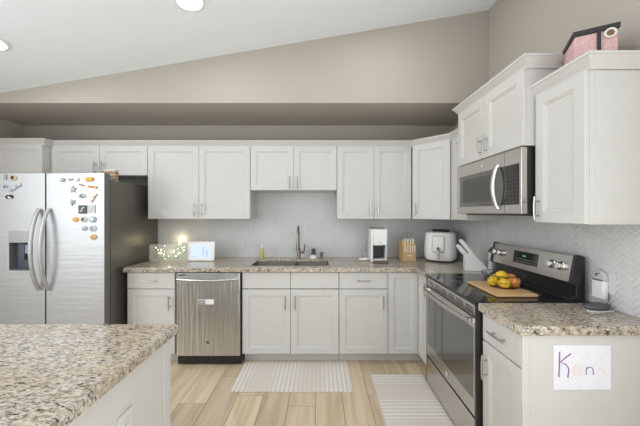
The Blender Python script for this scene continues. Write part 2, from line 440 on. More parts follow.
cabinet('white base cabinet with a handled drawer over a door right of the sink cabinet', (xs[339], YF, 0), 0, w_, 0, .869, DB,
        [('drawer', G, w_ - G, ZT, Z1 - G, w_ / 2, .79, False), ('door', G, w_ - G, Z0, ZT - .008, w_ - .045, .59)], toe=.1)
# corner base: L shaped body with two full-height doors
YC = 2.365
t = thing('corner_base_cabinet', 'white corner base cabinet with two full-height doors meeting at the inside corner', 'cabinet', (xs[388], YF, 0))
ox, oy = xs[388], YF
m = slab([.001, XF + .021 - ox, XR - .006 - ox], [YC - oy, .021, YB - .006 - oy], lambda x, y: not (x < XF + .021 - ox and y < .021), .1, .869)
m.box(.001, XR - .006 - ox, .095, YB - .01 - oy, 0, .1); m.box(XF + .095 - ox, XR - .006 - ox, YC - oy, .095, 0, .1)
m.build('body', WHITE, t)
door_panel(G, XF - .002 - ox, Z0, Z1 - G, rail=.05).build('door', WHITE, t, smooth=False)
d = door_panel(0, YF - YC - .004, Z0, Z1 - G, rail=.05).build('door', WHITE, t, smooth=False, loc=(XF - ox, -.002, 0), rotz=-PI / 2)
pull(d, YF - YC - .04, .76)
# near base cabinet on the right
YN1, YN0 = 1.594, 1.29
w_ = YN1 - YN0
t = cabinet('white end base cabinet with one drawer and one door nearest the camera', (XF, YN1, 0), -PI / 2, w_, 0, .869, XR - XF - .006,
        [('drawer', G, w_ - G, ZT, Z1 - G, w_ / 2, .79, False), ('door', G, w_ - G, Z0, ZT - .008, .045, .575)], toe=.1)
m = MB(); m.box(w_ - .001, w_ + .004, .002, XR - XF - .006, 0, .8685)
m.box(w_ + .004, w_ + .008, .002, .035, 0, .8685); m.build('end_panel', WHITE, t, bevel=.0015)

# ---- wall cabinets, back run
YU = 2.93; DU = YB - YU - .004
def X2(p): return X(p, YU)
U0, U1, UT = 1.357, 2.115, 2.115
def wall_pair(a, b, z0, label, hz, hx=.04, c=None, z1=U1):
    x0, x1 = X2(a), X2(b); w = x1 - x0; c = w / 2 if c is None else X2(c) - x0
    return cabinet(label, (x0, YU, 0), 0, w, z0, z1 + .012, DU,
                   [('door', G, c - G / 2, z0 + .002, z1, c - hx, hz), ('door', c + G / 2, w - G, z0 + .002, z1, c + hx, hz)], name='wall_cabinet')
up1 = wall_pair(51, 147.6, 1.808, 'short white two-door wall cabinet above the fridge right door', 1.885, c=99.5)
up2 = wall_pair(147.6, 250.2, U0, 'tall white two-door wall cabinet directly above the dishwasher', 1.455, c=198.8)
up3 = wall_pair(250.2, 337, 1.655, 'short white two-door wall cabinet above the sink', 1.73, c=293.8)
up4 = wall_pair(337, 411.5, U0, 'tall white two-door wall cabinet above the white coffee maker', 1.455, c=374)
# deeper cabinet at far left
YD = 2.845; xd = X(42.5, YD)
w_ = w_d = xd - XL - .003
deep = cabinet('deeper short white wall cabinet at the far left above the fridge', (XL + .003, YD, 0), 0, w_, 1.822, U1 + .012, YB - YD - .004,
        [('door', w_ - .50, w_ - G, 1.824, U1), ('door', G, w_ - .503, 1.824, U1)], name='wall_cabinet')
# diagonal corner wall cabinet
XU = 1.235
A = Vector((X2(411.5), YU)); Bp = Vector((XU, 2.66))
dv = Bp - A; ang = math.atan2(dv.y, dv.x); Ld = dv.length
diag = t = thing('corner_wall_cabinet', 'white diagonal corner wall cabinet with one door above the air fryer', 'cabinet', (A.x, A.y, 0), ang)
Minv = Matrix.Rotation(-ang, 4, 'Z') @ Matrix.Translation((-A.x, -A.y, 0))
pts = [(A.x + .012, A.y + .021), (Bp.x + .016, Bp.y + .012), (XR - .004, Bp.y + .012), (XR - .004, YB - .004), (A.x + .012, YB - .004)]
pl = [(Minv @ Vector((p[0], p[1], 0)))[:2] for p in pts]
MB().prism(pl, 'z', U0, U1 + .012).build('body', WHITE, t, bevel=.001)
d = door_panel(.012, Ld - .012, U0 + .002, U1).build('door', WHITE, t, smooth=False)
pull(d, .05, 1.455)
# narrow wall cabinet on the right wall next to it
w_ = 2.655 - 2.365
narrow = cabinet('narrow white wall cabinet between the corner cabinet and microwave', (XU, 2.655, 0), -PI / 2, w_, U0, U1 + .012, XR - XU - .004,
        [('door', G, w_ - G, U0 + .002, U1)], name='wall_cabinet')
# cabinet over the microwave (stands proud and taller)
XM = 1.15; YM0, YM1 = 1.6, 2.36
w_ = YM1 - YM0
def crown(m, path, z, prof=((0, 0), (.012, 0), (.014, .014), (.04, .05), (.046, .052), (.046, .064), (0, .064))):
    """sweep the moulding profile along a horizontal path (outside lies to the right of travel)"""
    P = [Vector(p) for p in path]; n0 = len(m.bm.faces); rings = []
    for i, p in enumerate(P):
        d0 = (P[i] - P[i - 1]).normalized() if i else (P[1] - P[0]).normalized()
        d1 = (P[i + 1] - P[i]).normalized() if i < len(P) - 1 else d0
        n_0 = Vector((d0.y, -d0.x)); n_1 = Vector((d1.y, -d1.x)); b = (n_0 + n_1).normalized(); k = 1 / max(.3, b.dot(n_1))
        rings.append([m.bm.verts.new((p.x + b.x * k * o, p.y + b.y * k * o, z + h)) for o, h in prof])
    for R0, R1 in zip(rings, rings[1:]):
        for i in range(len(prof)):
            j = (i + 1) % len(prof); m.bm.faces.new([R0[i], R0[j], R1[j], R1[i]])
    m.bm.faces.new(rings[0]); m.bm.faces.new(rings[-1][::-1])
    return m
t = cabinet('raised white two-door wall cabinet mounted over the microwave', (XM, YM1, 0), -PI / 2, w_, 1.803, 2.245, XR - XM - .004,
        [('door', G, w_ / 2 - .002, 1.806, 2.235, w_ / 2 - .035, 1.89), ('door', w_ / 2 + .002, w_ - G, 1.806, 2.235, w_ / 2 + .035, 1.89)], name='wall_cabinet')
m = MB(); crown(m, [(0, XR - XM - .004), (0, .02), (w_, .02), (w_, XR - XM - .004)], 2.235); m.box(0, w_, .02, XR - XM - .004, 2.245, 2.27)
m.build('crown', WHITE, t, smooth=False)
XQ = 1.21; w_ = YN1 - YN0
t = cabinet('large white single-door wall cabinet at far right nearest the camera', (XQ, YN1, 0), -PI / 2, w_, U0 + .01, 2.085, XR - XQ - .004,
        [('door', G, w_ - G, U0 + .012, 2.072, .035, 1.445)], name='wall_cabinet')
m = MB(); crown(m, [(0, XR - XQ - .004), (0, .02), (w_, .02), (w_, XR - XQ - .004)], 2.072); m.box(0, w_, .02, XR - XQ - .004, 2.085, 2.105)
m.build('crown', WHITE, t, smooth=False)
m = MB(); m.box(w_ - .001, w_ + .003, .045, XR - XQ - .03, U0 + .012, 2.07); m.build('end_panel', WHITE, t, bevel=.001)

# crown moulding: one mitred piece per cabinet of the back run
bpy.context.view_layer.update()
CP = [(XL + .004, YD + .02), (xd, YD + .02), (xd, YU + .02), (A.x + .006, YU + .02), (Bp.x + .014, Bp.y + .012), (XU + .02, 2.368)]
def crown_piece(owner, path, a, b, x0=None, x1=None, prof=((0, 0), (.012, 0), (.014, .014), (.04, .05), (.046, .052), (.046, .064), (0, .064))):
    """segments a..b of the path, mitred to its neighbours, optionally cut square at x0/x1"""
    P = [Vector(p) for p in path]; mb = MB(); rings = []
    for i in range(a, b + 1):
        d0 = (P[i] - P[i - 1]).normalized() if i else (P[1] - P[0]).normalized()
        d1 = (P[i + 1] - P[i]).normalized() if i < len(P) - 1 else d0
        n0, n1 = Vector((d0.y, -d0.x)), Vector((d1.y, -d1.x)); bs = (n0 + n1).normalized(); k = 1 / max(.3, bs.dot(n1))
        cut = x0 if i == a else x1 if i == b else None
        px, py = (P[i].x, P[i].y)
        ring = []
        for o_, h_ in prof:
            if cut is not None: ring.append(Vector((cut, YU + .02 - o_, 2.102 + h_)))
            else: ring.append(Vector((px + bs.x * k * o_, py + bs.y * k * o_, 2.102 + h_)))
        rings.append(ring)
    Mi = (Matrix.Translation(owner.location) @ Matrix.Rotation(owner.rotation_euler.z, 4, 'Z')).inverted()
    rings = [[mb.bm.verts.new(Mi @ v) for v in r] for r in rings]
    for R0, R1 in zip(rings, rings[1:]):
        for i in range(len(prof)):
            j = (i + 1) % len(prof); mb.bm.faces.new([R0[i], R0[j], R1[j], R1[i]])
    mb.bm.faces.new(rings[0]); mb.bm.faces.new(rings[-1])
    return mb.build('crown', WHITE, owner, smooth=False)
crown_piece(deep, CP, 0, 2)
cut = [X2(p) for p in (51, 147.6, 250.2, 337)]
crown_piece(up1, CP, 2, 3, None, cut[1]); crown_piece(up2, CP, 2, 3, cut[1], cut[2]); crown_piece(up3, CP, 2, 3, cut[2], cut[3])
crown_piece(up4, CP, 2, 3, cut[3], None)
crown_piece(diag, CP, 3, 4); crown_piece(narrow, CP, 4, 5)
MB().box(w_d + .0005, w_d + (X2(51) - xd) - .001, YU + .006 - YD, YB - .004 - YD, 1.815, 2.127).build('filler_strip', WHITE, deep)

# ------------------------------------------------------------------ countertops
SX0, SX1, SY0, SY1 = -.675, .085, 2.72, 3.06
CX0 = X(122.5, 2.615)
m = slab([CX0, SX0, SX1, .888, XR - .005], [2.362, 2.612, SY0, SY1, YB - .006],
         lambda x, y: not (x < .888 and y < 2.612) and not (SX0 < x < SX1 and SY0 < y < SY1), .870, CT)
tag(m.build('countertop', GRANITE, bevel=.008, seg=3), 'long L-shaped speckled granite countertop along the back wall around the sink', 'countertop')
m = MB(); m.box(.888, XR - .005, 1.262, 1.596, .870, CT)
tag(m.build('countertop', GRANITE, bevel=.008, seg=3), 'short speckled granite countertop piece on the end cabinet right of the range', 'countertop')
# island
t = thing('kitchen_island', 'white kitchen island with speckled granite top in the left foreground', 'kitchen island', (-1.4, .75, 0))
ex = -1.4; ey = .75
m = MB(); m.box(-2.05 - ex, -.675 - ex, .25 - ey, 1.268 - ey, .1, .870); m.box(-1.98 - ex, -.74 - ex, .3 - ey, 1.2 - ey, 0, .1)
m.build('body', WHITE, t, bevel=.0015)
m = MB(); m.box(-.6745 - ex, -.669 - ex, 1.215 - ey, 1.268 - ey, .1, .869); m.build('corner_trim', WHITE, t, bevel=.001)
m = MB(); m.box(-.6745 - ex, -.669 - ex, .25 - ey, .30 - ey, .1, .869)
m.build('corner_trim', WHITE, t, bevel=.001)
m = MB(); m.box(-2.1 - ex, -.645 - ex, .2 - ey, 1.297 - ey,   .871, CT); m.build('top', GRANITE, t, bevel=.01, seg=3)

# ------------------------------------------------------------------ sink + faucet
t = thing('kitchen_sink', 'undermount stainless double-bowl sink set in the back countertop', 'sink', (-.295, 2.89, .8695))
def bowl(x0, x1, y0, y1, zt, dp, name):
    m = MB(); bm = m.bm; rings = []
    for i, z in ((0, zt + .030), (.002, zt), (.004, zt - .01), (.012, zt - dp + .02), (.03, zt - dp), ):
        rings.append([bm.verts.new(c) for c in ((x0 + i, y0 + i, z), (x1 - i, y0 + i, z), (x1 - i, y1 - i, z), (x0 + i, y1 - i, z))])
    for R0, R1 in zip(rings, rings[1:]):
        for a in range(4):
            b = (a + 1) % 4; bm.faces.new([R0[a], R0[b], R1[b], R1[a]])
    bm.faces.new(rings[-1])
    cx, cy = (x0 + x1) / 2, (y0 + y1) / 2
    m.lathe([(.04, 0), (.042, .002), (.03, .004), (0, .002)], (cx, cy, zt - dp + .001), 20)
    return m.build(name, SINKST, t, bevel=.012, seg=3)
bowl(-.378, .017, -.168, .168, 0, .19, 'bowl'); bowl(.043, .378, -.168, .168, 0, .19, 'bowl')
MB().box(.017, .043, -.168, .168, .018, .030).build('divider', SINKST, t, bevel=.003)
t = thing('kitchen_faucet', 'tall dark nickel gooseneck faucet standing behind the sink', 'faucet', (-.235, 3.13, CT))
m = MB(); m.lathe([(.028, 0), (.028, .008), (.022, .014), (.019, .05), (.018, .12), (.014, .125), (0, .125)])
pts = [(0, 0, .12), (0, 0, .24)] + [(0, -.075 + .075 * math.cos(a), .24 + .118 * math.sin(a)) for a in [PI * k / 10 for k in range(1, 10)]] + [(0, -.15, .25), (0, -.15, .22)]
m.tube(pts, .0115, 12); m.build('neck', DSTEEL, t)
m = MB(); m.tube([(0, -.15, .235), (0, -.15, .21), (0, -.152, .14), (0, -.152, .11)], [.013, .016, .019, .018], 14); m.build('spray_head', DSTEEL, t)
m = MB(); m.tube([(.01, 0, .075), (.062, 0, .075)], .015, 12); m.tube([(.058, 0, .075), (.066, -.01, .12), (.068, -.018, .165)], [.006, .006, .0045], 8)
m.build('lever', DSTEEL, t)

# ------------------------------------------------------------------ dishwasher
x0, x1 = X(175.5, YF - .02), X(241.6, YF - .02); w_ = x1 - x0
t = thing('dishwasher', 'stainless steel dishwasher between two white base cabinets', 'dishwasher', (x0, YF - .022, 0))
MB().box(.008, w_ - .008, .03, .6, .01, .868).build('tub', BLACK, t)
MB().box(.006, w_ - .012, .11, .14, .005, .1).build('kick_plate', BLACK, t)
m = MB(); m.box(.012, w_ - .014, -.006, .03, .10, .862); dr = m.build('door', DWST, t, bevel=.004)
m = MB(); m.box(.03, .10, -.0068, -.0058, .838, .852); m.build('control_mark', DGREY, dr)
m = MB(); n = 12
m.tube([(.03 + (w_ - .06) * k / n, -.03 - .022 * math.sin(PI * k / n), .813 - .008 * math.sin(PI * k / n)) for k in range(n + 1)], .0125, 12)
for s in (.04, w_ - .04): m.tube([(s, -.03, .812), (s, -.002, .812)], .011, 10)
m.build('handle', STEEL, dr)
m = MB(); m.lathe([(.014, 0), (.014, .002), (0, .002)], (0, 0, 0), 20, Matrix.Translation((w_ / 2 - .005, -.0058, .225)) @ Matrix.Rotation(PI / 2, 4, 'X')); m.build('logo', DGREY, dr)
t = thing('magnet_sign', 'grey and white sliding clean-dirty magnet on the dishwasher door', 'magnet', (X(197.5, 2.61), 2.611, .578))
MB().box(0, .152, -.004, 0, 0, .045).build('plate', WPLAST, t, bevel=.001)
m = MB(); m.box(.002, .072, -.0052, -.004, .003, .042); m.build('slider', MGREY, t)
m = MB()
for r in (.028, .014):
    for k in range(5): m.box(.01 + k * .011, .018 + k * .011, -.0058, -.0052, r, r + .008)
m.build('lettering', PALE, t)

# ------------------------------------------------------------------ fridge
FX1, FX0, FY = -1.85, -2.765, 2.43
t = thing('refrigerator', 'large stainless side-by-side refrigerator covered in small magnets', 'refrigerator', (FX0, FY, 0))
fw = FX1 - FX0; sm = X(45.5, FY) - FX0
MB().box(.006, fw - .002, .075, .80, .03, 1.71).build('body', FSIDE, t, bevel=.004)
MB().box(.02, fw - .02, .04, .1, 0.0, .075).build('base_grille', BLACK, t)
m = slab([0, X(9, FY) - FX0, X(32, FY) - FX0, sm - .004], [0, 1], lambda x, y: True, 0, 1); m.bm.free()
dx0, dx1 = X(9, FY) - FX0, X(32.5, FY) - FX0; dz0, dz1, dzm = .925, 1.265, 1.165
# left door with a recess for the dispenser (slab built in the x/z plane)
m = slab([0, dx0, dx1, sm - .004], [.08, dz0, dzm, 1.765], lambda x, y: not (dx0 < x < dx1 and dz0 < y < dzm), -.0, .065)
for v in m.bm.verts: v.co = Vector((v.co.x, v.co.z, v.co.y))
ld = m.build('freezer_door', [FRIDGE, DEDGE], t, bevel=.006, seg=3)
ds = MB()
ds.box(dx0, dx1, .0635, .0645, dz0, dzm); ds.mat(1)
ds.box(dx0 + .001, dx1 - .001, .058, .063, dz0, dzm)
ds.box(dx0 + .05, dx0 + .10, .03, .058, dz0 + .09, dzm - .01)
ds.box(dx0 + .001, dx1 - .001, .004, .06, dz0, dz0 + .012)
ds.build('dispenser_recess', [BLACK, mat('recess_grey', (.10, .11, .14), .3)], ld)
MB().box(dx0, dx1, -.004, .004, dzm, dz1).build('dispenser_panel', mat('panel_silver', (.52, .53, .54), .35, .6), ld, bevel=.002)
MB().box(dx0 + .09, dx0 + .15, .035, .05, dzm - .10, dzm - .02).build('dispenser_paddle', BLUEG, ld, bevel=.004)
rd = MB().box(sm + .004, fw, 0, .065, .08, 1.765).build('fridge_door', [FRIDGE, DEDGE], t, bevel=.006, seg=3)
for d_ in (ld, rd):            # doors have painted grey edges
    for f in d_.data.polygons:
        if abs(f.normal.x) > .9: f.material_index = 1
for par, hx in ((ld, X(40.5, FY) - FX0), (rd, X(50, FY) - FX0)):
    m = MB(); n = 14
    pts = [(hx, -.012 - .075 * math.sin(PI * k / n) ** .7, .765 + .69 * k / n) for k in range(n + 1)]
    m.tube(pts, .0145, 12, flat=1.1)
    for z in (.775, 1.445): m.tube([(hx, .001, z), (hx, -.02, z)], .016, 10)
    m.build('handle', FHAND, par)
for hx in (.05, fw - .07):
    MB().box(hx - .03, hx + .05, .03, .14, 1.711, 1.745).build('hinge_cover', MGREY, t, bevel=.006)

# fridge magnets: (px, py, kind, size px, material, second material, label)
MAG = [
 (3.5, 177, 'bar', 5.5, PALE, None, 90, 'thin upright grey bar magnet at the top left of the freezer door'),
 (6.8, 177, 'bar', 5.5, MGREY, None, 88, 'second thin upright grey bar magnet beside the round tan magnet'),
 (14, 178, 'disc', 7, TAN, BLACK, 0, 'round tan and black magnet near the top of the freezer door'),
 (6, 187, 'arch', 5, MGREY, None, 0, 'small grey arched magnet left of the long diagonal magnet'),
 (16, 187.5, 'bar', 13, BLUEG, PALE, 35, 'long blue-grey diagonal magnet on the freezer door'),
 (10, 197, 'blob', 8, BLACK, WPLAST, 0, 'black and white animal-shaped magnet, lowest on the freezer door'),
 (63, 180, 'disc', 5, MGREY, PALE, 0, 'small dark grey round magnet at the top left of the fridge door'),
 (70.5, 179, 'blob', 6.5, WPLAST, BROWN, 0, 'white and brown lumpy magnet in the top row of the fridge door'),
 (77.5, 179.5, 'disc', 4.5, PALE, WPLAST, 0, 'small pale round magnet just left of the yellow amber magnet'),
 (90, 179.5, 'blob', 9, AMBER, YELLOW, 0, 'yellow amber magnet at the top right of the fridge door'),
 (82, 185, 'bar', 5, BROWN, None, -15, 'small brown magnet between the blue-grey star and orange magnets'),
 (93, 187, 'bar', 9, ORANGE, AMBER, -8, 'long orange-brown magnet below the yellow amber magnet'),
 (73.5, 189.5, 'star', 7.5, BLUEG, PALE, 0, 'upper blue-grey star magnet on the fridge door'),
 (82.5, 196, 'arch', 7, PALE, MGREY, 0, 'pale grey shell-shaped magnet in the middle of the fridge door magnets'),
 (94, 198, 'bar', 9.5, TAN, CREAM, 58, 'long tan magnet tilted steeply near the right edge of the fridge door'),
 (73, 202.5, 'star', 7, BLUEG, MGREY, 20, 'lower blue-grey star magnet on the fridge door'),
 (83, 209.5, 'square', 8, BLACK, WPLAST, 0, 'square black magnet with a white squiggle on the fridge door'),
 (91.8, 209, 'square', 7.5, PALE, WPLAST, 0, 'square pale grey magnet right of the black square magnet'),
 (76, 219.5, 'disc', 6, AMBER, TAN, 0, 'amber round magnet at the left of the three-magnet row'),
 (84, 219.5, 'disc', 7, PALE, BROWN, 0, 'pale round magnet in the middle of the three-magnet row'),
 (93, 219.5, 'disc', 7.5, BLUEG, WPLAST, 0, 'bluish round magnet at the right of the three-magnet row'),
 (85, 228.5, 'disc', 5.5, BLUEG, PALE, 0, 'small bluish magnet, left one of the two-magnet row'),
 (93, 228.5, 'disc', 7.5, PALE, BLUEG, 0, 'pale grey oval magnet, right one of the two-magnet row'),
 (94, 237, 'disc', 6.5, TAN, AMBER, 0, 'tan and amber magnet, the lowest one on the fridge door'),
]
sF = FY / 283
for px, py, kind, sz, m1, m2, rot, lab in MAG:
    r = sz * sF / 2
    t = thing('fridge_magnet', lab, 'magnet', (X(px, FY), FY - .0005, EYE - (py - 213) * sF), 0, 'magnets on the refrigerator doors')
    R = Matrix.Rotation(math.radians(-rot), 4, 'Y'); F = Matrix.Rotation(PI / 2, 4, 'X')
    m = MB(); q = MB()
    if kind == 'bar':
        m.box(-r, r, -.007, 0, -r * .22, r * .22, R)
        if m2: q.ball((r * .75, -.008, 0), r * .3, 1, .4, 1, 10, R); q.ball((-r * .2, -.008, 0), r * .22, 1, .4, 1, 10, R)
    elif kind == 'disc':
        m.lathe([(r, 0), (r, .005), (r * .8, .008), (0, .009)], (0, 0, 0), 18, F, 1, .85)
        q.ball((-r * .15, -.008, r * .1), r * .5, 1, .35, 1, 10)
    elif kind == 'arch':
        m.tube([(r * math.cos(a) * .75, -.005, r * math.sin(a) - r * .4) for a in [PI * k / 8 for k in range(9)]], r * .28, 8)
        q.ball((0, -.005, -r * .25), r * .4, 1, .5, 1, 10)
    elif kind == 'star':
        pts = []
        for k in range(10):
            a = PI / 2 + PI * k / 5 + math.radians(rot); rr = r if k % 2 == 0 else r * .45; pts.append((rr * math.cos(a), rr * math.sin(a)))
        m.prism(pts, 'y', -.007, 0); q.ball((0, -.007, 0), r * .35, 1, .4, 1, 10)
    elif kind == 'square':
        m.box(-r, r, -.006, 0, -r * 1.05, r * 1.05)
        q.tube([(-r * .5, -.0075, -r * .5), (r * .2, -.0075, -r * .1), (-r * .2, -.0075, r * .2), (r * .5, -.0075, r * .6)], r * .14, 6)
    else:
        m.ball((-r * .35, -.005, 0), r * .6, 1, .5, .85, 12); m.ball((r * .4, -.005, r * .1), r * .55, 1, .5, .8, 12)
        q.ball((0, -.01, -r * .1), r * .32, 1, .4, 1, 10); q.ball((r * .45, -.01, -r * .25), r * .22, 1, .4, 1, 10)
    m.build('backing', m1, t)
    if m2: q.build('decoration', m2, t)
    else: q.bm.free()
# small woven box on top of the fridge
t = thing('small_box', 'small brown and cream banded box on top of the refrigerator', 'box', (-1.932, 2.60, 1.7115))
MB().box(-.05, .05, -.0, .045, 0, .095).build('box_body', TAN, t, bevel=.004)
m = MB()
for z in (.012, .042, .072): m.box(-.052, .052, -.002, .047, z, z + .01)
m.build('band', BROWN, t)
MB().box(-.054, .054, -.004, .049, .0955, .108).build('lid', CREAM, t, bevel=.003)

# ------------------------------------------------------------------ range  (local x towards the camera, y into the wall)
t = thing('kitchen_range', 'stainless and black electric range with oven door and rear control panel', 'stove', (.885, 2.358, 0), -PI / 2)
W = .756
m = slab([.002, .013, W - .018, W - .002], [.001, .045, .62], lambda x, y: y > .045 or x < .013 or x > W - .018, .03, .895); m.build('body', BLACK, t)
MB().box(.03, W - .03, .09, .55, 0, .03).build('base', BLACK, t)
dw = MB().box(.014, W - .019, .0, .044, .03, .235).build('drawer', STEEL, t, bevel=.004)
m = slab([.014, .028, W - .032, W - .019], [.252, .345, .755, .815], lambda x, y: not (.028 < x < W - .032 and .345 < y < .755), 0, .042)
for v in m.bm.verts: v.co = Vector((v.co.x, v.co.z, v.co.y))
od = m.build('oven_door', STEEL, t, bevel=.003)
MB().box(.0285, W - .0325, .002, .03, .3455, .7545).build('window', OVENGL, od)
m = MB(); n = 14
m.tube([(.03 + (W - .06) * k / n, -.028 - .028 * math.sin(PI * k / n) ** .6, .80) for k in range(n + 1)], .014, 12)
for s in (.045, W - .045): m.box(s - .015, s + .015, -.03, .001, .788, .812)
m.build('handle', STEEL, od)
m = MB(); m.lathe([(.017, 0), (.017, .002), (0, .002)], (0, 0, 0), 20, Matrix.Translation((W * .5, .0005, .295)) @ Matrix.Rotation(PI / 2, 4, 'X')); m.build('logo', PALE, od)
m = MB().box(.014, W - .019, .004, .044, .822, .893); ft = m.build('vent_strip', STEEL, t, bevel=.002)
m = MB()
for k in range(6):
    for z in (.836, .850, .864): m.box(.05 + k * .115, .14 + k * .115, .003, .006, z, z + .007)
m.build('vent_slots', BLACK, ft)
m = MB(); m.box(0, W, -.012, .535, .896, .917); m.build('cooktop', BGLASS, t, bevel=.004)
m = MB()
for bx, by, br in ((.20, .15, .10), (.56, .15, .085), (.20, .39, .075), (.56, .39, .10), (.38, .44, .05)):
    m.torus((bx, by, .9173), br, .0007, 'z', 40); m.torus((bx, by, .9173), br * .65, .0006, 'z', 32)
m.build('burner_rings', MGREY, t)
# backguard: black housing with an overhanging slanted steel panel
m = MB(); m.prism([(.535, .897), (.62, .897), (.62, 1.172), (.575, 1.172), (.60, 1.03), (.57, 1.02), (.57, .94), (.535, .93)], 'x', .004, W - .004)
bg = m.build('backguard', BLACK, t, bevel=.002)
for a, b in ((0, .018), (W - .014, W)):
    MB().prism([(.530, 1.02), (.60, 1.0), (.618, 1.172), (.580, 1.182), (.560, 1.180)], 'x', a, b).build('end_cap', BLACK, bg, bevel=.003)
m = MB(); m.prism([(.540, 1.022), (.605, 1.022), (.605, 1.174), (.562, 1.174)], 'x', .0185, W - .0145); cp = m.build('control_panel', STEEL, bg, bevel=.002)
PM = Matrix.Translation((0, .540, 1.022)) @ Matrix.Rotation(-math.atan2(.022, .152), 4, 'X')   # panel frame: x along, z up the slant
MB().box(.262, .49, -.003, .0015, .04, .125, PM).build('display', BGLASS, cp, bevel=.001)
m = MB(); m.box(.35, .385, -.0036, -.003, .088, .102, PM); m.build('clock_digits', LEDG, cp)
m = MB()
for i in range(9):
    for j in range(2):
        m.box(.288 + i * .018, .298 + i * .018, -.0036, -.003, .050 + j * .018, .055 + j * .018, PM)
m.build('touch_marks', MGREY, cp)
for kx in (.062, .118, .607, .672):
    m = MB(); m.lathe([(.027, 0), (.027, .004), (.0235, .006), (.0215, .024), (.018, .028), (0, .028)], (0, 0, 0), 20, PM @ Matrix.Translation((kx, 0, .085)) @ Matrix.Rotation(PI / 2, 4, 'X'))
    m.box(kx - .004, kx + .004, -.034, -.02, .066, .104, PM)
    m.build('knob', KNOBM, cp)

# ------------------------------------------------------------------ microwave
t = thing('microwave', 'stainless over-the-range microwave with black window mounted above the range', 'microwave', (1.142, 2.356, 1.413), -PI / 2)
W = .752; H = .384
MB().box(.003, W - .003, .036, .38, 0, H).build('body', BLACK, t, bevel=.002)
m = slab([0, .03, W - .145, W], [0.002, .055, .295, H - .002], lambda x, y: not (.03 < x < W - .145 and .055 < y < .295), 0, .034)
for v in m.bm.verts: v.co = Vector((v.co.x, v.co.z, v.co.y))
md = m.build('door', STEEL, t, bevel=.003)
MB().box(.031, W - .146, .003, .02, .056, .294).build('window', OVENGL, md)
MB().box(.09, W - .26, .0015, .003, .085, .265).build('window_screen', mat('mesh_screen', (.07, .066, .062), .25), md)
MB().box(W - .1445, W - .02, -.002, .006, .056, .294).build('keypad', BGLASS, md)
m = MB()
for i in range(4):
    for j in range(8): m.box(W - .13 + i * .028, W - .118 + i * .028, -.0028, -.002, .07 + j * .023, .075 + j * .023)
m.build('key_marks', DGREY, md)
m = MB(); n = 12
m.tube([(W - .205, -.008 - .030 * math.sin(PI * k / n) ** .7, .035 + .275 * k / n) for k in range(n + 1)], .0125, 12, flat=1.2); m.build('handle', KNOBM, md)
MB().box(W - .1475, W - .1465, -.001, .001, .003, H - .003).build('seam', DGREY, md)
m = MB(); m.lathe([(.013, 0), (.013, .002), (0, .002)], (0, 0, 0), 18, Matrix.Translation((.36, .0, .338)) @ Matrix.Rotation(PI / 2, 4, 'X')); m.build('logo', PALE, md)
MB().box(.05, W - .05, .05, .34, -.01, -.0005).build('underside_vent', DGREY, t)

# ------------------------------------------------------------------ ceiling lights and vent
sl = math.atan(.17)
def can_light(x, y, lab, power):
    t = thing('recessed_light', lab, 'ceiling light', (x, y, CZ(x) - .001)); t.rotation_euler = (0, -sl, 0)
    m = MB(); m.lathe([(.078, 0), (.100, 0), (.100, -.006), (.082, -.010), (.078, -.004)], (0, 0, 0), 36); m.build('trim_ring', WPLAST, t)
    m = MB(); m.lathe([(0, -.002), (.079, -.002), (.079, -.005), (0, -.007)], (0, 0, 0), 36); m.build('diffuser', DIFF, t)
    l = bpy.data.lights.new('lamp', 'AREA'); l.shape = 'DISK'; l.size = .15; l.energy = power; l.color = (1, .98, .95)
    lo = bpy.data.objects.new('lamp', l); COL.objects.link(lo); lo.parent = t; lo.location = (0, 0, -.013)
can_light(-.885, 1.925, 'round recessed ceiling light, the complete one near the top of the picture', 3.8)
can_light(-2.32, 1.99, 'round recessed ceiling light cut by the left picture edge', 3.8)
can_light(.45, 1.95, 'added round recessed ceiling light above the sink side, unseen just out of the picture', 3.8)  # extra can outside the frame, added to help light the kitchen
t = thing('ceiling_vent', 'white slatted ceiling vent at the top left corner of the picture', 'vent', (-1.68, 1.575, CZ(-1.68) - .001)); t.rotation_euler = (0, -sl, 0)
m = slab([-.17, -.145, .145, .17], [-.09, -.07, .07, .09], lambda x, y: not (abs(x) < .145 and abs(y) < .07), -.012, 0); m.build('frame', WPLAST, t, bevel=.002)
m = MB(); [m.box(-.145, .145, y, y + .004, -.010, -.001) for y in [-.062 + .018 * k for k in range(7)]]; m.build('slats', PALE, t)

# ------------------------------------------------------------------ rugs
def rug(name, lab, x0, x1, y0, y1, mt):
    m = MB(); m.box(0, x1 - x0, 0, y1 - y0, 0, .006); o = m.build(name, mt, bevel=.002); o.location = (x0, y0, .0008); tag(o, lab, 'rug')
rug('floor_rug', 'cream striped woven rug lying in front of the sink cabinet', -.708, .265, 2.24, 2.70, rug_mat('rug_stripes_along', 0, .036))
rug('floor_rug', 'cream striped woven rug lying in front of the oven', .442, .90, 1.62, 2.48, rug_mat('rug_stripes_across', 1, .036))

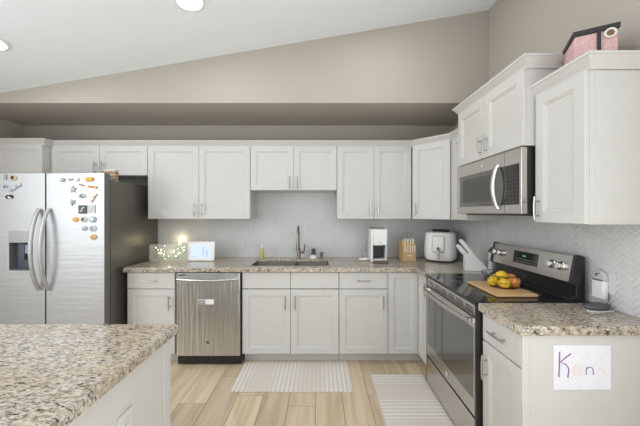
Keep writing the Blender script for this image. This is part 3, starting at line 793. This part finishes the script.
# ------------------------------------------------------------------ outlets
def outlet(lab, loc, rotz, gang=1):
    t = thing('wall_outlet', lab, 'outlet', loc, rotz)
    w = .035 + .023 * (gang - 1)
    MB().box(-w, w, -.006, 0, -.058, .058).build('plate', PLATE, t, bevel=.002)
    for g in range(gang):
        cx = (g - (gang - 1) / 2) * .046
        m = MB(); m.box(cx - .016, cx + .016, -.0085, -.006, -.034, .034); f = m.build('receptacle', PLATE, t, bevel=.001)
        m = MB()
        for z in (-.018, .014):
            m.box(cx - .008, cx - .006, -.009, -.0084, z, z + .009); m.box(cx + .005, cx + .007, -.009, -.0084, z, z + .008)
        m.build('slots', DGREY, f)
YS = YB - .0085
outlet('white double outlet plate on the backsplash above the dishwasher', (X(240.5, YS), YS, 1.06), 0, 2)
outlet('white single outlet on the backsplash left of the coffee maker', (X(362.5, YS), YS, 1.055), 0, 1)
outlet('white outlet plate on the right wall backsplash behind the plugged-in charger', (XR - .0085, 1.505, 1.045), -PI / 2, 1)
outlet('white outlet on the side of the kitchen island', (-.674, .975, .677), PI / 2, 1)
outlet('white outlet on the backsplash holding the small night light', (X(181, YS), YS, 1.06), 0, 1)
# night light
t = thing('night_light', 'tiny glowing night light plugged in behind the lit glass block', 'night light', (X(181.5, 3.24), YS - .009, 1.085))
MB().box(-.014, .014, -.022, 0, -.03, .008).build('base', WPLAST, t, bevel=.003)
m = MB(); m.ball((0, -.016, .020), .010, 1, 1, 1.2); m.build('bulb', WARM, t)
l = bpy.data.lights.new('lamp', 'POINT'); l.energy = .35; l.color = (1, .86, .55); l.shadow_soft_size = .02
lo = bpy.data.objects.new('lamp', l); COL.objects.link(lo); lo.parent = t; lo.location = (0, -.05, .03)

# ------------------------------------------------------------------ things on the back counter
# lit glass block
t = thing('glass_block', 'clear glass block filled with warm fairy lights beside the refrigerator', 'lamp', (X(149, 2.93), 2.93, CT + .0008))
MB().box(0, .385, 0, .075, 0, .178).build('glass_shell', FROST, t, bevel=.006)
m = MB()
for i in range(26):
    px_ = random.uniform(.02, .36); m.ball((px_, random.uniform(.008, .04), random.uniform(.025, .16)), random.uniform(.003, .0065), seg=8)
m.build('fairy_bulbs', FAIRY, t)
m = MB(); m.tube([(.02 + .345 * k / 40, .035 + .02 * math.sin(k * 1.7), .09 + .06 * math.sin(k * .9)) for k in range(41)], .0012, 5); m.build('wire', mat('green_wire', (.2, .3, .1), .6), t)
l = bpy.data.lights.new('lamp', 'POINT'); l.energy = .18; l.color = (1, .93, .68); l.shadow_soft_size = .02
lo = bpy.data.objects.new('lamp', l); COL.objects.link(lo); lo.parent = t; lo.location = (.19, .0375, .09)
# smart display
t = thing('smart_display', 'white framed tabletop screen glowing pale blue beside the glass block', 'display', (X(200.5, 2.97), 2.97, CT + .0008))
R = Matrix.Rotation(-.12, 4, 'X')
MB().box(-.142, .142, 0, .018, .004, .205, R).build('frame', WPLAST, t, bevel=.004)
MB().box(-.108, .092 + .01, -.0015, 0, .035, .172, R).build('screen', SCREEN, t)
m = MB(); m.box(.01, .035, -.0022, -.0015, .06, .15, R); m.box(.05, .075, -.0022, -.0015, .05, .12, R); m.box(-.09, -.03, -.0022, -.0015, .045, .052, R); m.build('picture', SCREEN2, t)
MB().prism([(.02, 0), (.10, 0), (.045, .15)], 'x', -.05, .05).build('stand', WPLAST, t, bevel=.003)
# soap
t = thing('soap_bottle', 'clear bottle of yellow dish soap with white cap behind the sink', 'bottle', (X(262, 3.13), 3.13, CT + .0008))
m = MB(); m.lathe([(0, 0), (.024, 0), (.026, .01), (.026, .07), (.02, .105), (.009, .12), (.009, .125), (0, .125)], sx=1, sy=.7); m.build('bottle', SOAP, t)
m = MB(); m.lathe([(.011, .125), (.012, .14), (.006, .150), (.004, .165), (0, .165)]); m.build('cap', WPLAST, t)
# dish brush in a white holder
t = thing('dish_brush', 'round dish brush with dark top in a white dish right of the faucet', 'brush', (X(313.5, 3.14), 3.14, CT + .0008))
m = MB(); m.lathe([(0, 0), (.038, 0), (.045, .012), (.042, .03), (.034, .034), (.034, .012), (0, .012)]); m.build('dish', WPLAST, t)
m = MB(); m.lathe([(0, .013), (.028, .013), (.026, .045), (0, .045)]); m.build('bristles', CREAM, t)
m = MB(); m.lathe([(.028, .0455), (.03, .06), (.018, .072), (.016, .078), (.026, .09), (.024, .104), (.01, .112), (0, .112)]); m.build('handle', DGREY, t)
t = thing('soap_pump', 'short dark deck-mounted dispenser right of the dish brush', 'dispenser', (X(321.5, 3.14), 3.14, CT + .0008))
m = MB(); m.lathe([(.024, 0), (.024, .006), (.017, .01), (.017, .05), (.021, .052), (.021, .064), (.012, .072), (0, .072)]); m.build('cap', DSTEEL, t)
m = MB(); m.tube([(0, -.01, .058), (0, -.045, .056)], .005, 8); m.build('spout', DSTEEL, t)
# folded cloth
t = thing('folded_cloth', 'small cream folded cloth on the counter left of the coffee maker', 'cloth', (X(364, 3.0), 3.0, CT + .0008))
m = MB()
m.ball((0, 0, .012), .048, 1.15, .6, .25, 16); m.ball((.02, -.005, .024), .035, 1.1, .6, .3, 14); m.ball((-.028, .004, .020), .026, 1.1, .7, .35, 14)
m.build('cloth', CREAM, t)
# coffee maker
t = thing('coffee_maker', 'slim white single-serve coffee maker with black brewing bay', 'coffee maker', (X(379, 2.9), 2.87, CT + .0008), .0)
w2 = .082
m = MB(); m.box(-w2, -w2 + .022, .03, .20, .0, .338); m.box(w2 - .012, w2, .03, .20, .0, .338)
m.box(-w2 + .022, w2 - .012, .14, .20, 0, .338); m.box(-w2 + .022, w2 - .012, .03, .14, .18, .338); m.box(-w2 + .022, w2 - .012, .03, .14, 0, .03)
m.build('housing', WPLAST, t, bevel=.004)
MB().box(-w2 + .024, w2 - .002, .008, .03, .175, .338).build('brew_head', WPLAST, t, bevel=.006)
MB().box(-w2 + .023, w2 - .013, .132, .139, .031, .179).build('back_panel', BLACK, t)
MB().box(-w2 + .0225, -w2 + .0245, .035, .132, .031, .179).build('bay_liner', BLACK, t)
MB().box(-.04, .05, .05, .125, .145, .179).build('nozzle', BLACK, t, bevel=.004)
MB().box(-w2 + .018, w2 - .004, -.05, .029, 0, .022).build('drip_tray', mat('tray_brown', (.16, .11, .08), .3, .3), t, bevel=.004)
m = MB(); m.lathe([(.006, 0), (.006, .002), (0, .002)], (0, 0, 0), 14, Matrix.Translation((.012, .0078, .205)) @ Matrix.Rotation(PI / 2, 4, 'X')); m.build('button', MGREY, t)
MB().box(-.06, .06, .05, .19, .338, .352).build('lid', MGREY, t, bevel=.004)
# wooden knife block
t = thing('knife_block', 'natural wood knife block with pale steel-handled knives', 'knife block', (X(409, 2.98), 2.95, CT + .0008), .12)
m = MB(); m.prism([(0, 0), (.13, 0), (.16, .20), (.05, .225), (0, .165)], 'x', -.068, .068); m.build('block', BAMBOO, t, bevel=.003)
MB().box(-.025, .025, -.0006, 0, .055, .068).build('label_mark', CREAM, t)
i = 0
for row, (yy, zz) in enumerate(((.02, .187), (.045, .215))):
    for kx in ((-.045, -.015, .015, .045) if row == 0 else (-.04, .0, .042)):
        ln = .05 if row == 0 else .085
        m = MB(); p0 = Vector((kx, yy, zz)); d = Vector((0, -.22, 1)).normalized()
        m.tube([p0 - d * .008, p0 + d * ln * .4, p0 + d * ln], [.007, .0085, .0095], 8)
        m.build('knife_handle', NICKEL if row else CREAM, t)
for kx in (-.051, -.026, 0, .026, .051):
    m = MB(); m.tube([(kx, -.004, .10), (kx, -.006, .165)], [.005, .006], 8); m.build('steak_knife_handle', CREAM, t)
# air fryer
t = thing('air_fryer', 'large white rounded air fryer standing in the counter corner', 'air fryer', (1.285, 3.02, CT + .0008), -.5)
m = MB(); seg = 48
prof = [(.120, .012), (.150, .016), (.166, .04), (.170, .09), (.167, .18), (.160, .27), (.155, .295), (.14, .305), (0, .307)]
def sq(r, a, n=3.2):
    c, s = math.cos(a), math.sin(a); k = (abs(c) ** n + abs(s) ** n) ** (-1 / n); return r * k * c, r * k * s
rings = []
for r, z in prof[:-1]: rings.append([m.bm.verts.new((*sq(r * .93, 2 * PI * k / seg), z)) for k in range(seg)])
for R0, R1 in zip(rings, rings[1:]):
    for k in range(seg): m.bm.faces.new([R0[k], R0[(k + 1) % seg], R1[(k + 1) % seg], R1[k]])
m.bm.faces.new(rings[0]); m.bm.faces.new(rings[-1]); m.build('body', WPLAST, t)
m = MB(); m.lathe([(.14, 0), (.148, .014), (0, .014)], (0, 0, 0), 32); m.build('base', BLACK, t)
m = MB(); m.prism([(.0, .3055), (.12, .3055), (.115, .328), (.01, .322)], 'x', -.085, .085); m.build('top_vent', BLACK, t, bevel=.005)
m = MB(); y_ = -.161; m.box(-.062, .052, y_ - .004, y_ + .02, .105, .272); bs = m.build('basket_front', WPLAST, t, bevel=.012, seg=3)
m = MB()
m.tube([(-.064, y_ - .004, .12), (-.064, y_ - .004, .26), (-.052, y_ - .004, .274), (.042, y_ - .004, .274), (.054, y_ - .004, .26), (.054, y_ - .004, .12), (.042, y_ - .004, .103), (-.052, y_ - .004, .103), (-.064, y_ - .004, .12)], .0018, 6)
m.build('seam', MGREY, bs)
m = MB(); m.tube([(0, y_ + .01, .13), (0, y_ - .045, .135), (0, y_ - .06, .12), (0, y_ - .056, .04)], [.014, .016, .016, .014], 12); m.build('handle', mat('champagne', (.62, .57, .48), .3, .3), bs)
m = MB(); m.lathe([(.014, 0), (.014, .006), (0, .006)], (0, 0, 0), 14, Matrix.Translation((0, y_ - .056, .15)) @ Matrix.Rotation(PI / 2, 4, 'X')); m.build('release_button', DGREY, bs)
# white slanted knife block near the range
t = thing('knife_block', 'white slanted knife block with big white handles behind the range', 'knife block', (1.335, 2.51, CT + .0008), -.25)
m = MB(); m.prism([(-.05, 0), (.13, 0), (.13, .02), (.0, .165), (-.05, .13)], 'x', -.045, .045)
for v in m.bm.verts: v.co = Matrix.Rotation(PI / 2, 4, 'Z') @ v.co
for v in m.bm.verts: v.co.x = -v.co.x
m.build('block', WPLAST, t, bevel=.003)
m = MB()
for q, (bx, bz) in enumerate(((-.045, .14), (-.01, .172))):
    for yy in (-.026, .022):
        h = MB(); d = Vector((-.62, -.05, .78)).normalized(); p0 = Vector((bx, yy, bz))
        h.tube([p0 - d * .02, p0 + d * .01, p0 + d * .05, p0 + d * (.10 + .02 * q)], [.015, .017, .019, .014], 10, flat=.8); h.build('knife_handle', WPLAST, t)
m.box(.0451, .046, -.01, .01, .04, .055); m.build('logo', MGREY, t) if False else m.bm.free()
MB().box(-.035, .0, -.03, .03, .150, .168).build('wood_inlay', BAMBOO, t, bevel=.004)
# glass shaker
t = thing('pepper_mill', 'pale grey pepper mill with dark cap at the left end of the range panel', 'pepper mill', (1.450, 2.398, CT + .0008))
m = MB(); m.lathe([(.024, 0), (.026, .006), (.022, .06), (.02, .12), (.024, .16), (.02, .17), (0, .17)]); m.build('body', PALE, t)
m = MB(); m.lathe([(.021, .1705), (.023, .185), (.014, .20), (.008, .205), (.009, .215), (0, .218)]); m.build('cap', DSTEEL, t)

# ------------------------------------------------------------------ on the cooktop
ZC = .9182
t = thing('cutting_board', 'pale wooden cutting board lying on the black cooktop', 'cutting board', (1.175, 1.85, ZC))
m = MB(); m.box(-.125, .125, -.17, .17, .0, .018); m.build('board', BOARD, t, bevel=.006, seg=3)
ZBk = ZC + .0185
bx, by = 1.205, 1.865
t = thing('fruit_basket', 'round black wire basket of fruit standing on the cutting board', 'basket', (bx, by, ZBk))
m = MB()
R0_, R1_ = .075, .125
m.torus((0, 0, .003), R0_, .002, 'z', 32); m.torus((0, 0, .085), R1_, .0026, 'z', 40); m.torus((0, 0, .042), .105, .0014, 'z', 36)
m.build('rings', BLACK, t)
m = MB()
for k in range(22):
    a = 2 * PI * k / 22
    m.tube([(R0_ * math.cos(a), R0_ * math.sin(a), .003), (.105 * math.cos(a), .105 * math.sin(a), .042), (R1_ * math.cos(a), R1_ * math.sin(a), .085)], .0012, 5)
for k in range(-3, 4):
    h = math.sqrt(R0_ ** 2 - (k * .022) ** 2); m.tube([(k * .022, -h, .003), (k * .022, h, .003)], .0012, 5)
m.build('wires', BLACK, t)
def lemon(x, y, z, rot, lab, mt=YELLOW):
    t = thing('lemon', lab, 'lemon', (x, y, z), rot, 'lemons in the wire basket')
    m = MB(); m.lathe([(0, -.042), (.006, -.040), (.010, -.036), (.024, -.024), (.030, -.004), (.029, .012), (.019, .029), (.008, .036), (.005, .041), (0, .042)], (0, 0, 0), 18, Matrix.Rotation(PI / 2, 4, 'Y'))
    m.build('peel', mt, t)
def apple(x, y, z, rot, lab):
    t = thing('apple', lab, 'apple', (x, y, z), rot, 'apples in the wire basket')
    m = MB(); m.lathe([(0, -.026), (.010, -.031), (.024, -.025), (.034, -.006), (.035, .010), (.026, .027), (.012, .031), (.004, .026), (0, .022)], (0, 0, 0), 20)
    m.build('skin', APPLE, t); m = MB(); m.tube([(0, 0, .024), (.002, .001, .034), (.005, .002, .042)], .0015, 6); m.build('stem', STEM, t)
zb = ZBk + .038
lemon(bx - .072, by - .010, zb, .5, 'yellow lemon at the left side of the wire basket')
lemon(bx - .03, by - .062, zb - .002, -.3, 'yellow lemon at the front of the wire basket')
lemon(bx - .022, by + .052, zb, 1.2, 'yellow lemon at the back left of the wire basket')
apple(bx + .042, by - .048, zb, 0, 'orange-red apple at the front right of the wire basket')
apple(bx + .068, by + .028, zb + .006, 1, 'orange-red apple at the right rear of the wire basket')
lemon(bx - .012, by - .004, zb + .036, .2, 'yellow lemon lying on top of the fruit pile')

# ------------------------------------------------------------------ right counter: plug-in device and pod
t = thing('plug_in_charger', 'white plug-in device with round grey top on the right backsplash', 'charger', (XR - .016, 1.535, .998))
MB().box(-.028, 0, -.034, .034, -.04, .058).build('case', WPLAST, t, bevel=.006)
m = MB(); m.lathe([(.034, 0), (.034, .012), (.028, .02), (0, .022)], (0, 0, 0), 24, Matrix.Translation((-.002, 0, .078)) @ Matrix.Rotation(-PI / 2, 4, 'Y')); m.build('dome', PALE, t)
m = MB(); m.tube([(-.025, .016, .088), (-.026, .004, .082), (-.026, .010, .092), (-.025, -.008, .096)], .0028, 8); m.box(-.0295, -.020, -.024, .024, .0585, .063)
m.build('dark_marks', DGREY, t)
m = MB(); m.tube([(-.01, -.046, .0), (-.012, -.05, -.03), (-.02, -.045, -.055), (-.045, -.02, -.078)], .0022, 6); m.build('cord', DGREY, t)
t = thing('grey_pod', 'dark grey oval gadget on the granite beside the range', 'gadget', (1.452, 1.485, CT + .0008), .15)
m = MB(); m.lathe([(0, .004), (.055, .004), (.066, .014), (.062, .026), (.03, .034), (0, .035)], (0, 0, 0), 30, None, 1.12, .62); m.build('shell', DGREY, t)
m = MB(); m.lathe([(0, 0), (.062, 0), (.064, .004), (0, .004)], (0, 0, 0), 30, None, 1.12, .66); m.build('base', PALE, t)
m = MB(); m.tube([(-.07, -.01, .003), (-.085, -.02, .003), (-.07, -.035, .003), (-.03, -.045, .003), (.03, -.048, .003), (.07, -.03, .003)], .0025, 6); m.build('cord', WPLAST, t)

# ------------------------------------------------------------------ child's name drawing on the end panel
sN = 1.28 / 283
def nx(p): return (p - 554) * sN
def nz(q): return (390 - q) * sN
NXo, NZo = X(554, 1.28), EYE - (390 - 213) * sN
t = thing('paper_note', 'white paper with handwritten purple and peach letters taped to the end cabinet', 'note', (NXo, YN0 - .0065, NZo))
MB().box(0, nx(611.5), -.0012, .0015, 0, nz(345.5)).build('sheet', PAPER, t)
def stroke(m, pts, r=.0022): m.tube([(nx(a), -.0016, nz(b)) for a, b in pts], r, 6)
def zz(x, y): return (545 + x / 7.1, 335 + y / 7.1)
m = MB(); stroke(m, [zz(106, 122), zz(104, 200), zz(101, 300)], .0026); stroke(m, [zz(186, 134), zz(150, 160), zz(110, 196), zz(150, 210), zz(172, 240), zz(164, 306)], .0026); m.build('letter', PURPLE, t)
m = MB(); stroke(m, [zz(230 + 34 * math.cos(a), 252 + 38 * math.sin(a)) for a in [2 * PI * k / 18 for k in range(19)]], .002)
stroke(m, [zz(230 + 16 * math.cos(a), 252 + 18 * math.sin(a)) for a in [2 * PI * k / 14 for k in range(15)]], .002); m.build('letter', PEACH, t)
m = MB(); stroke(m, [zz(296, 230), zz(294, 284)]); stroke(m, [zz(295, 245), zz(312, 230), zz(332, 230), zz(343, 250), zz(346, 284)]); m.build('letter', VIOLET, t)
m = MB(); stroke(m, [zz(372, 262), zz(388, 238), zz(410, 244), zz(432, 280)], .0016); m.build('letter', PEACH, t)
m = MB()
for k in range(46):
    a, b = random.uniform(85, 450), random.uniform(85, 375); p = zz(a, b); m.lathe([(.0022, 0), (.0022, .0003), (0, .0003)], (0, 0, 0), 8, Matrix.Translation((nx(p[0]), -.0012, nz(p[1]))) @ Matrix.Rotation(PI / 2, 4, 'X'))
m.build('printed_dots', DOT, t)

# ------------------------------------------------------------------ pink keepsake box on the near cabinet
D1 = Vector((1.255, 1.40)); D2 = Vector((1.40, 1.322)); dv = D2 - D1
ang = math.atan2(dv.y, dv.x); wd = dv.length
t = thing('pink_box', 'pink box with thin black lid and strap on top of the right wall cabinet', 'box', (D1.x, D1.y, 2.1365), ang)
hz = 2.314 - 2.1365
MB().box(.004, wd - .004, .004, .19, 0, hz - .024).build('box_body', PINK, t, bevel=.004)
MB().box(-.003, wd + .003, -.003, .196, hz - .024, hz).build('lid', BLACK, t, bevel=.002)
m = MB(); m.box(wd * .52, wd * .60, -.006, .001, 0, hz - .02); m.build('strap', BLACK, t)
m = MB(); m.torus((wd * .80, -.008, hz - .045), .019, .0045, 'y', 20); m.build('ribbon_loop', CREAM, t); m = MB(); m.ball((wd * .8, -.004, hz - .045), .012, 1, .5, 1); m.build('button', BROWN, t)
